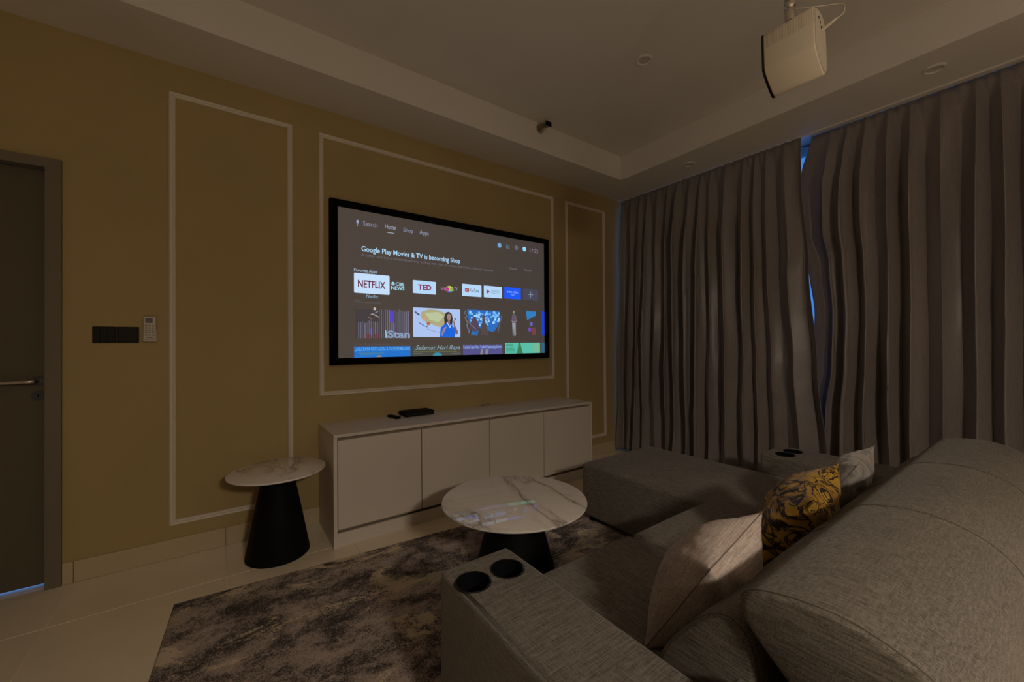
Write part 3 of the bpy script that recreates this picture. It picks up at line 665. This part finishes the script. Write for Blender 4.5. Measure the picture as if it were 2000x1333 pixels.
def armrest(x0, x1, cups, m):
    a = softbox('armrest', x0, x1, .39, 1.165, HZ0, AZ, m, so, .020, 0, seg=4)
    cutcyl(a, [(x, y, .0505, AZ - .075, AZ + .05) for x, y in cups])
    for x, y in cups:
        c = lathe('cup_holder', [(.0, -.07), (.044, -.07), (.0475, -.064), (.0485, -.004), (.0495, .0015), (.053, .003), (.055, .0015), (.0553, -.0005), (.0503, -.0006), (.0503, -.073), (0, -.073)], (x, y, AZ), M['black_gloss'], a, 40)
    return a
armrest(.549, .812, [(.605, 1.045), (.728, 1.042)], M['sofa_x'])
armrest(2.805, 3.105, [(2.872, 1.045), (2.995, 1.045)], M['sofa'])
for x0, x1 in ((.549, .815), (2.805, 3.105)): softbox('corner_block', x0, x1, .035, .385, HZ0, .60, M['sofa'], so, .025, 0)
box('base_frame', .814, 2.80, .06, 1.06, .045, .20, M['sofa'], so, .01, 2)
softbox('back_frame', .818, 2.802, .05, .36, .20, .52, M['sofa'], so, .02)
softbox('seat_cushion', .815, 1.409, .37, 1.105, .195, .425, M['sofa'], so, .028, .012, wr=.003)
softbox('seat_cushion', 1.412, 2.027, .37, 1.100, .195, .425, M['sofa'], so, .028, .012, wr=.003)
ch = softbox('chaise', 2.031, 2.802, .37, 1.995, .045, .405, M['sofa'], so, .028, .008, wr=.002)
LB = [(y - .022, z - .008) for y, z in [(.605, .42), (.592, .50), (.562, .565), (.515, .628), (.475, .668), (.443, .687), (.412, .684), (.388, .66), (.374, .60), (.37, .50), (.37, .42)]]
HR = [(.376, .730), (.373, .751), (.35, .769), (.31, .781), (.26, .788), (.21, .788), (.16, .776), (.115, .755), (.078, .722), (.055, .68), (.048, .62), (.065, .565), (.12, .538), (.19, .552), (.25, .592), (.30, .637), (.345, .678), (.368, .706)]
bx = [.820, 1.478, 2.143, 2.802]
for i in range(3):
    a, b = bx[i] + .001, bx[i + 1] - .001
    q = loft_x('backrest_cushion', LB, a, b, .016, M['sofa'], so, .01)
    tube('seam', loop_pts(LB, a + .012, .992), .0015, M['piping'], q, 6, True)
    q = loft_x('headrest', HR, a - (.012 if i == 0 else 0), b, .014, M['sofa'], so, .012)
    tube('seam', loop_pts(HR, a - (.012 if i == 0 else 0) + .010, .995), .0015, M['piping'], q, 6, True)
for x, y, z in ((.60, 1.11, .013), (.60, .09, 0), (3.05, 1.10, 0), (3.05, .09, 0), (2.08, 1.94, .013), (2.75, 1.94, 0)):
    lathe('foot', [(0, 0), (.02, 0), (.024, .052 - z), (0, .052 - z)], (x, y, z), M['black'], so, 16)

# ================================================================== THROW PILLOWS
def pillow(label, A, B, v, size, thick, m, wr, seed, name='throw_pillow', sag=.0):
    A, B, v = Vector(A), Vector(B), Vector(v); u = (A - B).normalized(); v = (v - u * v.dot(u)).normalized(); n = u.cross(v)
    if n.y < 0: n = -n
    cen = (A + B) / 2 + v * size / 2; hw = (A - B).length / 2; hh = size / 2
    bm = bmesh.new(); G = 44; sides = []
    for sgn in (1, -1):
        gr = []
        for i in range(G + 1):
            row = []
            for j in range(G + 1):
                a = -1 + 2 * i / G; b = -1 + 2 * j / G
                a = math.copysign(abs(a) ** .85, a); b = math.copysign(abs(b) ** .85, b)
                pin = 1 - .10 * (1 - b * b) * abs(a) ** 3; pin2 = 1 - .10 * (1 - a * a) * abs(b) ** 3
                th = thick / 2 * (max(0, math.cos(a * math.pi / 2)) ** .52) * (max(0, math.cos(b * math.pi / 2)) ** .52)
                x, y = a * hw * pin, b * hh * pin2
                nz = noise.noise(Vector((x * 9, y * 9, seed + sgn))) + .6 * noise.noise(Vector((x * 24, y * 16, seed + sgn * 2))) + .35 * noise.noise(Vector((x * 50, y * 38, seed)))
                edge = min(1, (1 - max(abs(a), abs(b))) * 3)
                rad = math.sin(math.atan2(a, b) * 14 + seed) * .5 * max(0, math.hypot(a, b) - .45)
                z = sgn * (th + wr * nz * edge + wr * 1.5 * rad * edge)
                row.append(bm.verts.new((x, y, z if max(abs(a), abs(b)) < .9999 else 0)))
            gr.append(row)
        sides.append(gr)
        for i in range(G):
            for j in range(G): bm.faces.new((gr[i][j], gr[i + 1][j], gr[i + 1][j + 1], gr[i][j + 1]))
    bmesh.ops.remove_doubles(bm, verts=bm.verts[:], dist=1e-5)
    t = thing(name, label, 'pillow', cen, 'throw pillows on the sofa')
    t.matrix_world = Matrix(((u.x, v.x, n.x, cen.x), (u.y, v.y, n.y, cen.y), (u.z, v.z, n.z, cen.z), (0, 0, 0, 1))) if u.cross(v).dot(n) > 0 else Matrix(((u.x, v.x, -n.x, cen.x), (u.y, v.y, -n.y, cen.y), (u.z, v.z, -n.z, cen.z), (0, 0, 0, 1)))
    me = bpy.data.meshes.new('cover'); bmesh.ops.recalc_face_normals(bm, faces=bm.faces[:])
    for f in bm.faces: f.smooth = True
    bm.to_mesh(me); bm.free(); o = bpy.data.objects.new('cover', me); me.materials.append(m); C.objects.link(o); o.parent = t
    pts = []
    for k in range(4):
        for i in range(20):
            a = -1 + 2 * i / 20; q = [(a, -1), (1, a), (-a, 1), (-1, -a)][k]
            pin = 1 - .10 * (1 - q[1] ** 2) * abs(q[0]) ** 3; pin2 = 1 - .10 * (1 - q[0] ** 2) * abs(q[1]) ** 3
            pts.append((q[0] * hw * pin, q[1] * hh * pin2, 0))
    s_ = tube('seam', pts, .0014, m if m != M['linen'] else M['linen_seam'], None, 6, True); s_.parent = t
    return t
pillow('pinkish grey linen pillow, nearest the cup-holder arm in front', (1.237, .507, .76), (.89, .475, .727), (.01, .185, -.297), .36, .215, M['linen'], .010, 2.3)
pillow('gold and black brocade pillow between the two grey pillows', (1.88, .507, .778), (1.52, .475, .735), (.01, .185, -.297), .36, .21, M['brocade'], .010, 5.1)
pillow('shiny silver grey pillow, farthest from the camera', (2.30, .492, .785), (1.96, .47, .765), (.01, .185, -.297), .36, .16, M['silver'], .012, 9.7)

# ================================================================== CURTAINS
def interp(t, pts):
    for (a, va), (b, vb) in zip(pts, pts[1:]):
        if t <= b:
            k = (t - a) / (b - a) if b > a else 0; k = k * k * (3 - 2 * k); return va + (vb - va) * k
    return pts[-1][1]
def curtain(label, eL, eR, nf, xbase, seed, flat=0, fwd=0, ztop=2.895, zbot=.02, amp=.062, nu=520, nz=70, hem=True):
    rnd = random.Random(seed); bm = bmesh.new(); gr = []
    fa = [.65 + .6 * rnd.random() for _ in range(nf + 3)]; drift = [rnd.uniform(-1, 1) for _ in range(nf + 3)]
    for j in range(nz + 1):
        k = j / nz; z = ztop + (zbot - ztop) * k; ya, yb = interp(z, eL), interp(z, eR); ya0, yb0 = eL[-1][1], eR[-1][1]; row = []
        A = amp * (.30 + .70 * min(1, k / .22)) * (1 + .25 * k)
        for i in range(nu + 1):
            s = i / nu
            ph = s * nf + .42 * noise.noise(Vector((s * nf * .5, z * .10, seed))) + .13 * noise.noise(Vector((s * nf * .7, z * .55, seed + 7))) * min(1, k * 3)
            c = ph % 1.0; idx = int(ph) % (nf + 2)
            a0 = fa[idx] * (1 - c) + fa[idx + 1] * c
            a0 *= 1 + .5 * noise.noise(Vector((idx * 3.1, z * .8, seed + 3)))
            prof = (.5 + .5 * math.cos(2 * math.pi * ph)); prof = prof ** 1.25
            d = A * a0 * prof + .25 * A * noise.noise(Vector((s * nf * 1.7, z * 1.1, seed + 11)))
            # pinch pleats at the heading
            if k < .06: d = d * (k / .06) + .012 * (.5 + .5 * math.cos(4 * math.pi * ph)) * (1 - k / .06)
            # soft diagonal creases low down
            d += .010 * k * noise.noise(Vector((s * 14 + z * 2.2, z * 3.5, seed + 20))) + .003 * noise.noise(Vector((s * 40, z * 9, seed)))
            if flat: d *= min(1, .12 + s * nf / 3.0)
            if fwd and s > 1 - 1.6 / nf: d += fwd * ((s - 1) * nf / 1.6 + 1) * k
            lat = .018 * min(1, k * 4) * math.sin(4 * math.pi * ph) * a0
            y = ya0 + (yb0 - ya0) * s + (ya - ya0) * math.exp(-s * nf / 1.6) + (yb - yb0) * math.exp(-(1 - s) * nf / 2.6) + lat * (1 if .02 < s < .98 else 0)
            row.append(bm.verts.new((xbase - d - .05 * k * k, y, z + (.012 * noise.noise(Vector((s * 30, 0, seed))) if j == nz else 0))))
        gr.append(row)
    for j in range(nz):
        for i in range(nu): bm.faces.new((gr[j][i], gr[j][i + 1], gr[j + 1][i + 1], gr[j + 1][i]))
    t = thing('curtain', label, 'curtain', (xbase, (eL[0][1] + eR[0][1]) / 2, zbot), 'floor-length satin curtains' )
    o = fin('drape', bm, M['curtain'], t, True, 180)
    md = o.modifiers.new('thickness', 'SOLIDIFY'); md.thickness = .0025; md.offset = 0
    return t, gr
# left edge nearer the corner (high y) -> right edge (low y), both as z -> y
L0 = [(0, 3.045), (.3, 3.04), (1.2, 3.03), (2.0, 3.022), (2.9, 3.018)]
L1 = [(0, 1.02), (.35, 1.05), (1.03, 1.115), (1.83, 1.18), (2.57, 1.232), (2.9, 1.245)]
R0 = [(0, 1.30), (.7, 1.28), (1.05, 1.20), (1.45, 1.176), (1.85, 1.215), (2.1, 1.29), (2.5, 1.30), (2.6, 1.262), (2.9, 1.192)]
R1 = [(0, -1.02), (2.9, -1.0)]
curtain('dark taupe satin curtain hanging between the corner and the gap', L0, L1, 15, 3.80, 4, 0, .05, amp=.095)
curtain('dark taupe satin curtain on the right, behind the sofa back', R0, R1, 18, 3.86, 11, 1, 0, amp=.105)
tr = thing('curtain_track', 'slim white curtain track under the bulkhead', 'curtain track', (3.82, 1, ZC))
box('rail', 3.80, 3.85, -1.05, 3.03, ZC - .012, ZC - .0005, M['white_edge'], tr)
bm = bmesh.new(); gr = []
for j in range(2):
    row = []
    for i in range(500):
        y = 2.99 - 3.85 * i / 499; row.append(bm.verts.new((3.955 + .018 * math.sin(y * 62) + .008 * math.sin(y * 23 + 1), y, 2.87 - j * 2.85)))
    gr.append(row)
for i in range(499): bm.faces.new((gr[0][i], gr[0][i + 1], gr[1][i + 1], gr[1][i]))
tag(fin('sheer_curtain', bm, M['sheer'], None, True, 180), 'thin white sheer glimpsed in the blue gap between the curtains', 'sheer curtain')

# ================================================================== LAMPS at the dining end, behind the camera
for i, ((x, y, z), W) in enumerate(LAMPS):
    t = thing('ceiling_lamp' if i else 'pendant_lamp', ['lit drum pendant lamp behind the camera', 'lit round ceiling lamp behind the sofa near the curtain'][i], 'lamp', (x, y, z))
    lathe('diffuser', [(0, -.085), (.15, -.085), (.165, -.075), (.17, -.055), (.17, -.02), (0, -.02)], (x, y, z), emis('lit_opal_diffuser', LAMP_COL, W), t, 40)
    lathe('base_ring', [(0, -.0005), (.178, -.0005), (.178, -.018), (.172, -.0195), (0, -.0195)], (x, y, z), M['ceiling'], t, 40)
    if i == 0:
        tube('cord', [(x, y, z), (x, y, ZT - .02)], .004, M['black'], t, 8); lathe('ceiling_rose', [(0, ZT - .0005), (.05, ZT - .0005), (.05, ZT - .015), (0, ZT - .025)], (x, y, 0), M['ceiling'], t, 24)
